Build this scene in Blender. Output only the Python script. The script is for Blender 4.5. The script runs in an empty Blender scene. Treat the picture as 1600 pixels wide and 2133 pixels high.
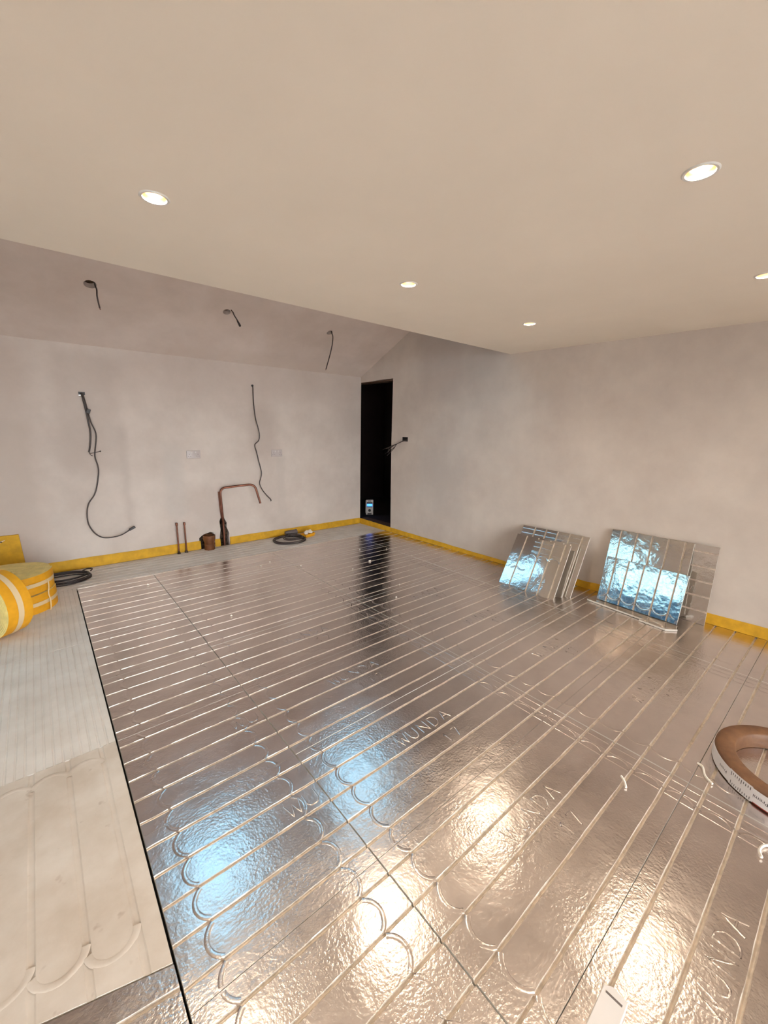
import bpy, bmesh, math, random
from mathutils import Vector, Matrix, noise
random.seed(7)
C = bpy.context.scene.collection
S = bpy.context.scene

# ------------------------------------------------------------------ camera
YAW, PITCH, ROLL, FPX = 0.701723832, -0.202515781, 0.0200088682, 852.13
fw = Vector((math.sin(YAW)*math.cos(PITCH), math.cos(YAW)*math.cos(PITCH), math.sin(PITCH)))
r0 = Vector((math.cos(YAW), -math.sin(YAW), 0)); u0 = r0.cross(fw)
rt = math.cos(ROLL)*r0 + math.sin(ROLL)*u0
up = -math.sin(ROLL)*r0 + math.cos(ROLL)*u0
cam = bpy.data.cameras.new('camera'); camo = bpy.data.objects.new('camera', cam); C.objects.link(camo)
M = Matrix((rt, up, -fw)).transposed().to_4x4(); M.translation = Vector((0, 0, 1.416))
camo.matrix_world = M
cam.sensor_fit = 'HORIZONTAL'; cam.sensor_width = 36; cam.lens = 36*FPX/1600; cam.clip_start = 0.02
S.camera = camo

# ------------------------------------------------------------------ sky and exposure
SKY = (0.97, 0.965, 1.0); SKY_POWER = 6.0
LAMP_COL = (1.0, 0.85, 0.66); LAMP_W = 1.1; LAMP_GLOW = 30.0
w = bpy.data.worlds.new('sky'); S.world = w; w.use_nodes = True
w.node_tree.nodes['Background'].inputs[0].default_value = (*SKY, 1)
w.node_tree.nodes['Background'].inputs[1].default_value = SKY_POWER
S.view_settings.view_transform = 'Standard'; S.view_settings.look = 'None'
S.view_settings.gamma = 1; S.view_settings.use_curve_mapping = False
S.view_settings.exposure = 1.33
S.cycles.use_light_tree = False; S.cycles.max_bounces = 6; S.cycles.diffuse_bounces = 5; S.cycles.glossy_bounces = 4; S.cycles.transmission_bounces = 3; S.cycles.transparent_max_bounces = 6
S.cycles.adaptive_threshold = .05; S.cycles.adaptive_min_samples = 28; S.cycles.sample_clamp_indirect = 6; S.cycles.blur_glossy = .5
def portal(loc, to, sx, sy):
    # sampling portal: tells the renderer where daylight enters; gives off nothing itself
    l = bpy.data.lights.new('daylight_portal', 'AREA'); l.shape = 'RECTANGLE'; l.size = sx; l.size_y = sy; l.cycles.is_portal = True
    o = bpy.data.objects.new('daylight_portal', l); C.objects.link(o); o.location = loc
    o.rotation_euler = Vector(to).to_track_quat('-Z', 'Y').to_euler(); return o

# ------------------------------------------------------------------ materials
def lin(c): return tuple(((v/12.92) if v <= .04045 else ((v+.055)/1.055)**2.4) for v in (x/255 for x in c))
class NT:
    def __init__(s, m):
        m.use_nodes = True; s.t = m.node_tree; s.n = s.t.nodes; s.p = s.n['Principled BSDF']
    def add(s, kind, **kw):
        n = s.n.new(kind)
        for k, v in kw.items():
            if k in n.inputs: n.inputs[k].default_value = v
            else: setattr(n, k, v)
        return n
    def link(s, a, b): s.t.links.new(a, b)
def mat(name, col, rough=.6, metal=0.0, var=0.0, vscale=6.0, bump=0.0, bscale=60.0, bdist=.001, spec=.5, emit=None, epow=0, col2=None, detail=4, stretch=None, stain=None):
    m = bpy.data.materials.new(name); N = NT(m); p = N.p
    c = lin(col); p.inputs['Roughness'].default_value = rough; p.inputs['Metallic'].default_value = metal
    p.inputs['Base Color'].default_value = (*c, 1); p.inputs['Specular IOR Level'].default_value = spec
    geo = N.add('ShaderNodeNewGeometry'); pos = geo.outputs['Position']
    if stretch:
        mp = N.add('ShaderNodeMapping'); mp.inputs['Scale'].default_value = stretch; N.link(pos, mp.inputs[0]); pos = mp.outputs[0]
    if var or col2:
        t = N.add('ShaderNodeTexNoise', Scale=vscale, Detail=detail, Roughness=.6); N.link(pos, t.inputs['Vector'])
        r = N.add('ShaderNodeValToRGB'); e = r.color_ramp.elements
        e[0].position = .35; e[1].position = .68
        d = lin(col2) if col2 else tuple(v*(1-var) for v in c)
        e[0].color = (*d, 1); e[1].color = (*c, 1)
        N.link(t.outputs['Fac'], r.inputs[0]); out = r.outputs[0]
        if stain:      # scattered dirt smudges
            t3 = N.add('ShaderNodeTexNoise', Scale=13, Detail=3, Roughness=.55); N.link(pos, t3.inputs['Vector'])
            mr = N.add('ShaderNodeMapRange'); mr.inputs['From Min'].default_value = .66; mr.inputs['From Max'].default_value = .78; mr.inputs['To Max'].default_value = .6
            N.link(t3.outputs['Fac'], mr.inputs['Value']); mx = N.add('ShaderNodeMix', data_type='RGBA'); N.link(mr.outputs[0], mx.inputs['Factor'])
            N.link(out, mx.inputs['A']); mx.inputs['B'].default_value = (*lin(stain), 1); out = mx.outputs['Result']
        N.link(out, p.inputs['Base Color'])
    if bump:
        t = N.add('ShaderNodeTexNoise', Scale=bscale, Detail=3, Roughness=.55); N.link(pos, t.inputs['Vector'])
        b = N.add('ShaderNodeBump', Strength=bump, Distance=bdist); N.link(t.outputs['Fac'], b.inputs['Height']); N.link(b.outputs[0], p.inputs['Normal'])
    if emit:
        p.inputs['Emission Color'].default_value = (*emit, 1); p.inputs['Emission Strength'].default_value = epow
    return m

def foil_material(name, col, rough, var, b1, b2):
    # thin aluminium facing: mirror-like, finely crinkled, gently buckled
    m = bpy.data.materials.new(name); N = NT(m); p = N.p
    p.inputs['Metallic'].default_value = 1.0
    geo = N.add('ShaderNodeNewGeometry'); pos = geo.outputs['Position']
    t = N.add('ShaderNodeTexNoise', Scale=5, Detail=5, Roughness=.65); N.link(pos, t.inputs['Vector'])
    r = N.add('ShaderNodeValToRGB'); e = r.color_ramp.elements; c = lin(col)
    e[0].position = .3; e[1].position = .7; e[0].color = (*[v*(1-var) for v in c], 1); e[1].color = (*c, 1)
    N.link(t.outputs['Fac'], r.inputs[0]); N.link(r.outputs[0], p.inputs['Base Color'])
    mr = N.add('ShaderNodeMapRange'); mr.inputs['To Min'].default_value = rough*.75; mr.inputs['To Max'].default_value = rough*1.35
    N.link(t.outputs['Fac'], mr.inputs['Value']); N.link(mr.outputs[0], p.inputs['Roughness'])
    n1 = N.add('ShaderNodeTexNoise', Scale=105, Detail=2, Roughness=.5); N.link(pos, n1.inputs['Vector'])
    # creases come in patches
    n3 = N.add('ShaderNodeTexNoise', Scale=3.2, Detail=2); N.link(pos, n3.inputs['Vector'])
    mr2 = N.add('ShaderNodeMapRange'); mr2.inputs['From Min'].default_value = .44; mr2.inputs['From Max'].default_value = .7
    mr2.inputs['To Min'].default_value = .32; mr2.inputs['To Max'].default_value = 1.0
    N.link(n3.outputs['Fac'], mr2.inputs['Value'])
    mu = N.add('ShaderNodeMath', operation='MULTIPLY'); N.link(n1.outputs['Fac'], mu.inputs[0]); N.link(mr2.outputs[0], mu.inputs[1])
    bA = N.add('ShaderNodeBump', Strength=b1, Distance=.0012); N.link(mu.outputs[0], bA.inputs['Height'])
    n2 = N.add('ShaderNodeTexNoise', Scale=14, Detail=2); N.link(pos, n2.inputs['Vector'])
    bB = N.add('ShaderNodeBump', Strength=b2, Distance=.003); N.link(n2.outputs['Fac'], bB.inputs['Height']); N.link(bA.outputs[0], bB.inputs['Normal'])
    N.link(bB.outputs[0], p.inputs['Normal'])
    return m

def plaster_material(name, col, col2, boxes, axis, rough=.92, mixf=1.0):
    # skimmed plaster: cloudy tone, plus patched-in areas and wider darker areas with soft edges
    m = bpy.data.materials.new(name); N = NT(m); p = N.p
    p.inputs['Roughness'].default_value = rough; p.inputs['Specular IOR Level'].default_value = .25
    geo = N.add('ShaderNodeNewGeometry'); pos = geo.outputs['Position']
    t = N.add('ShaderNodeTexNoise', Scale=1.7, Detail=6, Roughness=.62); N.link(pos, t.inputs['Vector'])
    r = N.add('ShaderNodeValToRGB'); e = r.color_ramp.elements
    e[0].position = .36; e[1].position = .66; e[0].color = (*lin(col2), 1); e[1].color = (*lin(col), 1)
    N.link(t.outputs['Fac'], r.inputs[0]); out = r.outputs[0]
    w_ = N.add('ShaderNodeTexNoise', Scale=6, Detail=3); N.link(pos, w_.inputs['Vector'])
    sub = N.add('ShaderNodeVectorMath', operation='SUBTRACT'); N.link(w_.outputs['Color'], sub.inputs[0]); sub.inputs[1].default_value = (.5, .5, .5)
    sc = N.add('ShaderNodeVectorMath', operation='SCALE'); sc.inputs['Scale'].default_value = .12; N.link(sub.outputs[0], sc.inputs[0])
    ad = N.add('ShaderNodeVectorMath', operation='ADD'); N.link(pos, ad.inputs[0]); N.link(sc.outputs[0], ad.inputs[1])
    sp = N.add('ShaderNodeSeparateXYZ'); N.link(ad.outputs[0], sp.inputs[0])
    for (a0, a1, z0, z1, soft, fac, bc) in boxes:
        prod = None
        for o, lo, hi in ((sp.outputs[axis], a0, a1), (sp.outputs['Z'], z0, z1)):
            for lim, sgn in ((lo, 1), (hi, -1)):
                mr = N.add('ShaderNodeMapRange', interpolation_type='SMOOTHSTEP')
                mr.inputs['From Min'].default_value = lim - sgn*soft; mr.inputs['From Max'].default_value = lim + sgn*soft
                N.link(o, mr.inputs['Value'])
                if prod is None: prod = mr.outputs[0]
                else:
                    mm = N.add('ShaderNodeMath', operation='MULTIPLY'); N.link(prod, mm.inputs[0]); N.link(mr.outputs[0], mm.inputs[1]); prod = mm.outputs[0]
        mm = N.add('ShaderNodeMath', operation='MULTIPLY'); N.link(prod, mm.inputs[0]); mm.inputs[1].default_value = fac
        mx = N.add('ShaderNodeMix', data_type='RGBA'); N.link(mm.outputs[0], mx.inputs['Factor']); N.link(out, mx.inputs['A']); mx.inputs['B'].default_value = (*lin(bc), 1)
        out = mx.outputs['Result']
    N.link(out, p.inputs['Base Color'])
    t2 = N.add('ShaderNodeTexNoise', Scale=9, Detail=5); N.link(pos, t2.inputs['Vector'])
    b = N.add('ShaderNodeBump', Strength=.25, Distance=.006); N.link(t2.outputs['Fac'], b.inputs['Height']); N.link(b.outputs[0], p.inputs['Normal'])
    return m

def glass_material(name='window glass', tint=(.93, .96, .96)):
    m = bpy.data.materials.new(name); m.use_nodes = True; t = m.node_tree; t.nodes.clear()
    o = t.nodes.new('ShaderNodeOutputMaterial'); a = t.nodes.new('ShaderNodeBsdfTransparent'); b = t.nodes.new('ShaderNodeBsdfGlossy')
    a.inputs[0].default_value = (*tint, 1); b.inputs['Roughness'].default_value = .02
    f = t.nodes.new('ShaderNodeFresnel'); f.inputs[0].default_value = 1.45; mx = t.nodes.new('ShaderNodeMixShader')
    t.links.new(f.outputs[0], mx.inputs[0]); t.links.new(a.outputs[0], mx.inputs[1]); t.links.new(b.outputs[0], mx.inputs[2]); t.links.new(mx.outputs[0], o.inputs[0])
    return m

M_FOIL = foil_material('aluminium foil facing', (230, 219, 213), .215, .14, 1.0, .5)
M_FOIL2 = foil_material('aluminium foil offcut', (222, 216, 210), .09, .10, .35, .5)
M_GROOVE = mat('pressed groove lining', (234, 220, 205), .3, metal=.4, var=.25, vscale=45, bump=.5, bscale=55, bdist=.002)
M_EPS = mat('white polystyrene', (226, 219, 208), .75, var=.16, vscale=7, bump=.35, bscale=140, bdist=.002, detail=8)
M_EPSDUST = mat('dusty white polystyrene board', (220, 209, 197), .8, col2=(202, 187, 171), vscale=4.5, bump=.5, bscale=22, bdist=.003, detail=7, stain=(140, 108, 82))
M_SUB = mat('dark subfloor', (38, 33, 30), .9, var=.3)
M_WALLB = plaster_material('skimmed plaster back', (219, 206, 196), (203, 189, 179),
    [(.16, .66, .95, 2.05, .09, .3, (176, 160, 150)), (-2.2, .0, .3, 2.1, .12, .45, (190, 172, 160)), (.7, 3.6, 1.72, 2.2, .2, .35, (194, 176, 165)), (.62, .70, .35, 1.4, .05, .4, (184, 170, 161)), (1.96, 2.3, 1.05, 1.62, .09, .4, (186, 170, 160)),
     (2.3, 2.42, .3, 1.05, .03, .22, (186, 176, 168)), (-.8, -.05, .5, 1.4, .05, .25, (188, 174, 162)), (2.9, 3.1, .1, .9, .04, .18, (190, 180, 172)), (1.0, 1.2, .4, 1.2, .05, .2, (190, 186, 182))], 'X')
M_WALLR = plaster_material('skimmed plaster right', (218, 206, 195), (203, 190, 180),
    [(2.55, 3.1, 1.95, 2.4, .14, .35, (188, 178, 172)), (3.1, 3.7, 1.75, 2.55, .12, .4, (186, 172, 165)), (1.9, 2.2, 1.7, 2.0, .05, .2, (190, 178, 168)),
     (.2, 1.3, .1, .9, .1, .15, (196, 184, 172)), (3.0, 3.7, .4, 1.2, .06, .15, (196, 194, 190))], 'Y')
M_SLOPE = plaster_material('skimmed plaster slope', (222, 207, 198), (208, 192, 182),
    [(1.9, 3.6, 2.1, 2.19, .02, .35, (212, 196, 184)), (1.2, 1.9, 2.12, 2.2, .03, .25, (214, 198, 186))], 'X')
M_CEIL = mat('painted flat ceiling', (240, 229, 214), .9, var=.05, vscale=1.2, spec=.2)
M_PLAIN = mat('plain plaster', (226, 214, 204), .92, var=.06, vscale=2)
M_YELL = mat('yellow edge foam', (226, 172, 34), .7, var=.22, vscale=14, bump=.4, bscale=160, bdist=.0015)
M_YELL2 = mat('pale yellow foam roll', (250, 222, 142), .7, var=.16, vscale=20, bump=.4, bscale=160, bdist=.0015)
M_YELL3 = mat('deep yellow foam side', (238, 170, 24), .65, var=.12, vscale=18, bump=.4, bscale=160, bdist=.0015)
M_TAPE = mat('clear white tape', (228, 202, 158), .3)
M_CABLE = mat('grey cable sheath', (74, 62, 58), .5)
M_CABLE2 = mat('dark cable sheath', (48, 38, 36), .45)
M_COPPER = mat('tarnished copper', (132, 84, 66), .38, metal=.75, var=.35, vscale=24)
M_CLAY = mat('brown drain pipe', (120, 70, 34), .55, var=.4, vscale=22)
M_RUBBLE = mat('broken masonry', (92, 72, 54), .95, col2=(44, 32, 26), vscale=28, bump=1, bscale=40, bdist=.02)
M_SOCKET = mat('socket plastic', (194, 182, 178), .35)
M_WHITE = mat('white plastic', (214, 206, 200), .35)
M_BLACK = mat('black plastic', (26, 20, 20), .5)
M_DARKROOM = mat('dark hallway', (44, 30, 28), .95, var=.2)  # gloom of the unlit hallway put into a near-black brown
M_TIMBER = mat('rough timber', (98, 72, 48), .8, col2=(62, 44, 30), vscale=20, stretch=(8, 1, 8), bump=.4, bscale=30, bdist=.003)
M_KRAFT = mat('brown paper tape', (124, 86, 56), .55, col2=(106, 71, 46), vscale=26, bump=.2, bscale=200)
M_LABEL = mat('white printed label', (224, 220, 220), .35)
M_INK = mat('dark ink', (38, 34, 36), .5)
M_VIOLET = mat('red ink', (150, 50, 44), .5)
M_GLASS = glass_material()
M_GLASS_BLUE = glass_material('sky toned roof glass', (.30, .43, .50))  # blue of the sky light put into the pane tint, which also dims it
M_GLASS_BLUE2 = glass_material('sky toned door glass', (.34, .48, .53))  # pale blue daylight put into the tint of the garden door
M_FRAME = mat('white window frame', (222, 218, 212), .4)
M_SCREEN = mat('lit blue screen', (20, 60, 200), .3, emit=(.03, .18, 1.0), epow=1.6)
M_GREY = mat('grey plastic', (112, 100, 96), .5, var=.2)
M_LAMP = mat('lit lamp lens', (255, 240, 210), .3, emit=(1.0, .86, .62), epow=LAMP_GLOW)
M_BRASS = mat('copper toned baffle', (150, 104, 72), .3, metal=.8)
M_GROUND = mat('outdoor paving', (120, 118, 116), .9, var=.2)
M_GARDEN = mat('slate blue render', (58, 72, 92), .9, var=.15)
M_EPSLIFT = mat('lightened white polystyrene board', (232, 225, 217), .8, col2=(216, 206, 196), vscale=4.5, bump=.4, bscale=22, bdist=.003, detail=6)  # lightened board copy, makes up for dim light toward the back wall
M_CRUMB = mat('polystyrene crumb', (238, 230, 218), .8)

# ------------------------------------------------------------------ helpers
def link(o, parent=None):
    C.objects.link(o)
    if parent: o.parent = parent
    return o
def obj(name, me, m, parent=None, loc=None):
    if isinstance(me, bmesh.types.BMesh):
        d = bpy.data.meshes.new(name); me.normal_update(); me.to_mesh(d); me.free(); me = d
    if m is not None and not me.materials: me.materials.append(m)
    o = bpy.data.objects.new(name, me)
    if loc: o.location = loc
    return link(o, parent)
def empty(name, loc=(0, 0, 0), rz=0):
    o = bpy.data.objects.new(name, None); o.location = loc; o.rotation_euler = (0, 0, rz); o.empty_display_size = .05
    return link(o)
def tag(o, label, cat, group=None):
    o['label'] = label; o['category'] = cat
    if group: o['group'] = group
    return o
def struct(o, label=None):
    o['kind'] = 'structure'
    if label: o['label'] = label
    return o
def box(bm, x0, x1, y0, y1, z0, z1, T=None):
    vs = [bm.verts.new((x, y, z)) for x in (x0, x1) for y in (y0, y1) for z in (z0, z1)]
    if T:
        for v in vs: v.co = T @ v.co
    for f in ((0, 1, 3, 2), (4, 6, 7, 5), (0, 4, 5, 1), (2, 3, 7, 6), (0, 2, 6, 4), (1, 5, 7, 3)):
        bm.faces.new([vs[i] for i in f])
    return vs
def bevel(bm, w=.003, seg=2):
    bmesh.ops.bevel(bm, geom=list(bm.edges), offset=w, segments=seg, profile=.5, affect='EDGES', clamp_overlap=True)
def smooth(o, ang=35):
    me = o.data; me.shade_smooth() if hasattr(me, 'shade_smooth') else None
    bm = bmesh.new(); bm.from_mesh(me)
    for e in bm.edges:
        if len(e.link_faces) == 2: e.smooth = e.calc_face_angle(0) < math.radians(ang)
    for f in bm.faces: f.smooth = True
    bm.to_mesh(me); bm.free(); return o
def catmull(pts, n=6):
    P = [Vector(p) for p in pts]; P = [2*P[0]-P[1]] + P + [2*P[-1]-P[-2]]; out = []
    for i in range(1, len(P)-2):
        for k in range(n):
            t = k/n; a, b, c, d = P[i-1:i+3]
            out.append(.5*((2*b)+(c-a)*t+(2*a-5*b+4*c-d)*t*t+(3*b-a-3*c+d)*t**3))
    out.append(P[-2]); return out
def tube(bm, pts, r, seg=8, cap=True):
    P = [Vector(p) for p in pts]; rings = []; prev = None
    for i, p in enumerate(P):
        t = (P[min(i+1, len(P)-1)]-P[max(i-1, 0)]).normalized()
        n = (prev - t*prev.dot(t)) if prev is not None else t.orthogonal()
        n.normalize(); prev = n; b = t.cross(n); rr = r[i] if isinstance(r, (list, tuple)) else r
        rings.append([bm.verts.new(p + rr*(math.cos(a)*n + math.sin(a)*b)) for a in (2*math.pi*k/seg for k in range(seg))])
    for A, B in zip(rings, rings[1:]):
        for k in range(seg): bm.faces.new((A[k], A[(k+1) % seg], B[(k+1) % seg], B[k]))
    if cap: bm.faces.new(rings[0][::-1]); bm.faces.new(rings[-1])
def cable(name, pts, r, m, parent=None, n=6, seg=8):
    bm = bmesh.new(); tube(bm, catmull(pts, n), r, seg); bmesh.ops.recalc_face_normals(bm, faces=bm.faces); return smooth(obj(name, bm, m, parent), 60)
def lathe(bm, prof, seg=32, T=None, close=False):
    rings = []
    for r, z in prof:
        ring = [bm.verts.new((r*math.cos(2*math.pi*k/seg), r*math.sin(2*math.pi*k/seg), z)) for k in range(seg)]
        if T:
            for v in ring: v.co = T @ v.co
        rings.append(ring)
    pairs = list(zip(rings, rings[1:])) + ([(rings[-1], rings[0])] if close else [])
    for A, B in pairs:
        for k in range(seg): bm.faces.new((A[k], A[(k+1) % seg], B[(k+1) % seg], B[k]))
    return rings
def slab(name, outline, holes, f, thick, m, parent=None):
    """flat slab from 2D outline with holes; f maps (u,v,depth) to 3D"""
    bm = bmesh.new(); edges = []
    for loop in [outline]+holes:
        vs = [bm.verts.new((p[0], p[1], 0)) for p in loop]
        for i in range(len(vs)): edges.append(bm.edges.new((vs[i], vs[(i+1) % len(vs)])))
    bmesh.ops.triangle_fill(bm, use_beauty=True, use_dissolve=False, edges=edges, normal=(0, 0, 1))
    ext = bmesh.ops.extrude_face_region(bm, geom=list(bm.faces))
    # keep the original faces as the front; extrude_face_region drops them, so rebuild
    top = [v for v in ext['geom'] if isinstance(v, bmesh.types.BMVert)]
    for v in top: v.co.z = 1.0
    if not any(all(abs(v.co.z) < 1e-6 for v in fc.verts) for fc in bm.faces):
        e0 = [e for e in bm.edges if all(abs(v.co.z) < 1e-6 for v in e.verts)]
        bmesh.ops.triangle_fill(bm, use_beauty=True, use_dissolve=False, edges=e0, normal=(0, 0, -1))
    for v in bm.verts: v.co = Vector(f(v.co.x, v.co.y, v.co.z*thick))
    bmesh.ops.recalc_face_normals(bm, faces=bm.faces)
    return obj(name, bm, m, parent)
def rect(a0, a1, b0, b1): return [(a0, b0), (a1, b0), (a1, b1), (a0, b1)]
def circle(cx, cy, r, n=24, ry=None): return [(cx+r*math.cos(2*math.pi*k/n), cy+(ry or r)*math.sin(2*math.pi*k/n)) for k in range(n)]

# ------------------------------------------------------------------ room dimensions
YB = 4.845                       # back wall
def RX(y): return 3.6194 + .0417*(YB-y)   # right wall is slightly out of square
XL, YR, HC = -2.3, -2.7, 2.16
YE = 2.50                        # edge of the flat ceiling
ZE, TS = 2.11, .5                # eaves height, roof pitch
def ZS(y): return ZE + TS*(YB-y)
nl = math.sqrt(1+TS*TS)

# ------------------------------------------------------------------ shell
sub = struct(slab('floor', rect(XL-.2, 3.95, YR-.2, YB+.1), [], lambda u, v, d: (u, v, -.03-d), .15, M_SUB), 'dark subfloor under the laid heating panels')
FLOOR = sub
chase = [(1.535, -.02), (1.66, -.02), (1.652, .08), (1.66, .14), (1.632, .22), (1.64, .27), (1.608, .335), (1.57, .34), (1.552, .30), (1.56, .2), (1.545, .1)]
drainh = [(1.31, -.02), (1.475, -.02), (1.478, .17), (1.44, .185), (1.36, .165), (1.315, .13)]
wb = struct(slab('wall_back', rect(XL-.1, RX(YB)+.004, -.05, 2.3), [chase, drainh, rect(.355, .40, 1.66, 1.69)], lambda u, v, d: (u, YB+d, v), .12, M_WALLB), 'white skimmed plaster wall with hanging cables and sockets')
bm = bmesh.new(); box(bm, 1.28, 1.69, YB+.06, YB+.075, -.05, .38)
obj('masonry', bm, M_RUBBLE, wb)
# right wall with the doorway; u = y, v = z
gable_r = [(YB+.5, -.05), (YB+.5, ZE-.05), (YB, ZS(YB)+.05), (YE-.15, ZS(YE-.15)+.1), (YE-.15, HC+.1), (YR-.1, HC+.1), (YR-.1, -.05)]
gable = [(YB+.15, -.05), (YB+.15, ZE-.05), (YB, ZS(YB)+.05), (YE-.15, ZS(YE-.15)+.1), (YE-.15, HC+.1), (YR-.1, HC+.1), (YR-.1, -.05)]
DY0, DY1, DZ0, DZ1 = 4.185, 5.22, .03, 2.05
jag = [(DY1, DZ0), (DY1-.004, .5), (DY1+.002, .9), (DY1-.006, 1.3), (DY1, DZ1-.01), (4.6, DZ1-.012), (4.5, DZ1-.002), (DY0, DZ1), (DY0+.004, 1.2), (DY0-.004, .6), (DY0-.015, DZ0)]
wr = struct(slab('wall_right', gable_r, [jag, rect(3.885, 3.985, 1.25, 1.307)], lambda u, v, d: (RX(u)+d, u, v), .14, M_WALLR), 'white skimmed plaster wall with a dark doorway')
# left wall with glazed door
LW0, LW1, LWZ = 2.28, 3.96, 2.08
LWT = 2.1
wl = struct(slab('wall_left', gable, [rect(LW0, LW1, .0, LWT)], lambda u, v, d: (XL-d, u, v), .14, M_PLAIN))
RW0, RW1 = -1.9, 2.6
struct(slab('wall_rear', rect(XL-.1, 4.1, -.05, HC+.1), [rect(RW0, RW1, .0, LWZ)], lambda u, v, d: (u, YR-d, v), .12, M_PLAIN))
struct(slab('wall_bulkhead', rect(XL, RX(YE)+.02, HC+.09, ZS(YE)+.12), [], lambda u, v, d: (u, YE-d, v), .1, M_PLAIN), 'upstand at the edge of the flat ceiling')
LAMPS = [(.40, 1.703), (1.598, 1.728), (2.773, 1.727), (1.564, .461), (2.739, .472), (.39, .465), (.39, -.80), (1.56, -.80), (2.73, -.80)]
LR = .041
struct(slab('ceiling', [(XL-.05, YR-.05), (RX(YR)+.02, YR-.05), (RX(YE)+.02, YE-.001), (XL-.05, YE-.001)], [circle(x, y, LR) for x, y in LAMPS], lambda u, v, d: (u, v, HC+d), .09, M_CEIL), 'flat warm white ceiling with recessed downlights')
# sloped ceiling: u = x, v = distance up the slope from the eaves
def sl(u, v, d): return (u, YB - v/nl + d*TS/nl, ZE + v*TS/nl + d/nl)
def vy(y): return (YB-y)*nl
SKY1, SKY2, SKY3 = (.55, 1.25), (2.25, 2.95), (-1.15, -.45)
SKV = (vy(3.80), vy(2.78))
HOLES = [(.462, 4.137, .043), (1.520, 4.150, .036), (2.668, 4.162, .034)]
ws = struct(slab('ceiling_slope', rect(XL-.05, RX(YB)+.15, -.1, vy(YE)+.15),
    [rect(a, b, *SKV) for a, b in (SKY1, SKY2)] + [circle(x, vy(y), r) for x, y, r in HOLES], sl, .24, M_SLOPE), 'sloping plaster ceiling with three cable cut-outs')
for x, y, r in HOLES:
    bm = bmesh.new(); T = Matrix.Translation(Vector(sl(x, vy(y), .05)))
    for v in box(bm, x-.06, x+.06, vy(y)-.06, vy(y)+.06, .045, .06): v.co = Vector(sl(*v.co))
    bmesh.ops.recalc_face_normals(bm, faces=bm.faces); obj('cutout_backing', bm, M_TIMBER, ws)
# roof windows
for i, (a, b) in enumerate((SKY1, SKY2)):
    bm = bmesh.new()
    for q in ((a, a+.05, *SKV), (b-.05, b, *SKV), (a+.05, b-.05, SKV[0], SKV[0]+.05), (a+.05, b-.05, SKV[1]-.05, SKV[1])):
        for v in box(bm, *q, .19, .23): v.co = Vector(sl(*v.co))
    bmesh.ops.recalc_face_normals(bm, faces=bm.faces); fr = struct(obj('window_%d' % (i+1), bm, M_FRAME), 'roof window in the sloping ceiling')
    bm = bmesh.new()
    for v in box(bm, a+.05, b-.05, SKV[0]+.05, SKV[1]-.05, .205, .211): v.co = Vector(sl(*v.co))
    bmesh.ops.recalc_face_normals(bm, faces=bm.faces); obj('pane', bm, M_GLASS_BLUE, fr)
# glazed doors in the left wall
for n_, (a, b, top) in enumerate(((LW0, LW1, LWT),)):
    bm = bmesh.new(); X0, X1 = XL-.09, XL-.04; mid = (a+b)/2
    for y0, y1, z0, z1 in ((a, a+.06, 0, top), (b-.06, b, 0, top), (mid-.04, mid+.04, 0, top), (a+.06, b-.06, top-.06, top), (a+.06, b-.06, 0, .1)): box(bm, X0, X1, y0, y1, z0, z1)
    pd = struct(obj('window_%d' % (3+n_), bm, M_FRAME), 'white framed glazed garden door')
    for y0, y1 in ((a+.06, mid-.04), (mid+.04, b-.06)):
        bm = bmesh.new(); box(bm, XL-.07, XL-.064, y0, y1, .1, top-.06); obj('pane', bm, M_GLASS_BLUE2, pd)
    portal((XL-.15, mid, top/2), (1, 0, 0), b-a, top)
# added glazing in the unseen rear wall, floods the room with daylight
bm = bmesh.new(); q = [RW0+(RW1-RW0)*k/4 for k in range(5)]
for k, x in enumerate(q): box(bm, max(RW0, x-.05), min(RW1, x+.05), YR-.09, YR-.04, 0, LWZ)
box(bm, RW0+.05, RW1-.05, YR-.09, YR-.04, LWZ-.07, LWZ); box(bm, RW0+.05, RW1-.05, YR-.09, YR-.04, 0, .09)
bd = struct(obj('window_4', bm, M_FRAME), 'added fill glazing, unseen behind the viewpoint')
for a, b in zip(q, q[1:]):
    bm = bmesh.new(); box(bm, a+.05, b-.05, YR-.07, YR-.064, .09, LWZ-.07); obj('pane', bm, M_GLASS, bd)
portal(((RW0+RW1)/2, YR-.13, LWZ/2), (0, 1, 0), RW1-RW0, LWZ)
for a, b in (SKY1, SKY2): portal(sl((a+b)/2, (SKV[0]+SKV[1])/2, .25), (0, -TS, -1), b-a, SKV[1]-SKV[0])
bm = bmesh.new(); box(bm, XL-14, XL-.16, -16, 14, -.3, -.12); box(bm, XL-.16, 12, -16, YR-.14, -.3, -.12); struct(obj('ground', bm, M_GROUND), 'paved ground outside the garden door')
bm = bmesh.new(); box(bm, -6.6, -6.3, -6, 12, -.12, 2.4); struct(obj('wall_garden', bm, M_GARDEN), 'rendered garden wall outside the glazed door')
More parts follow.
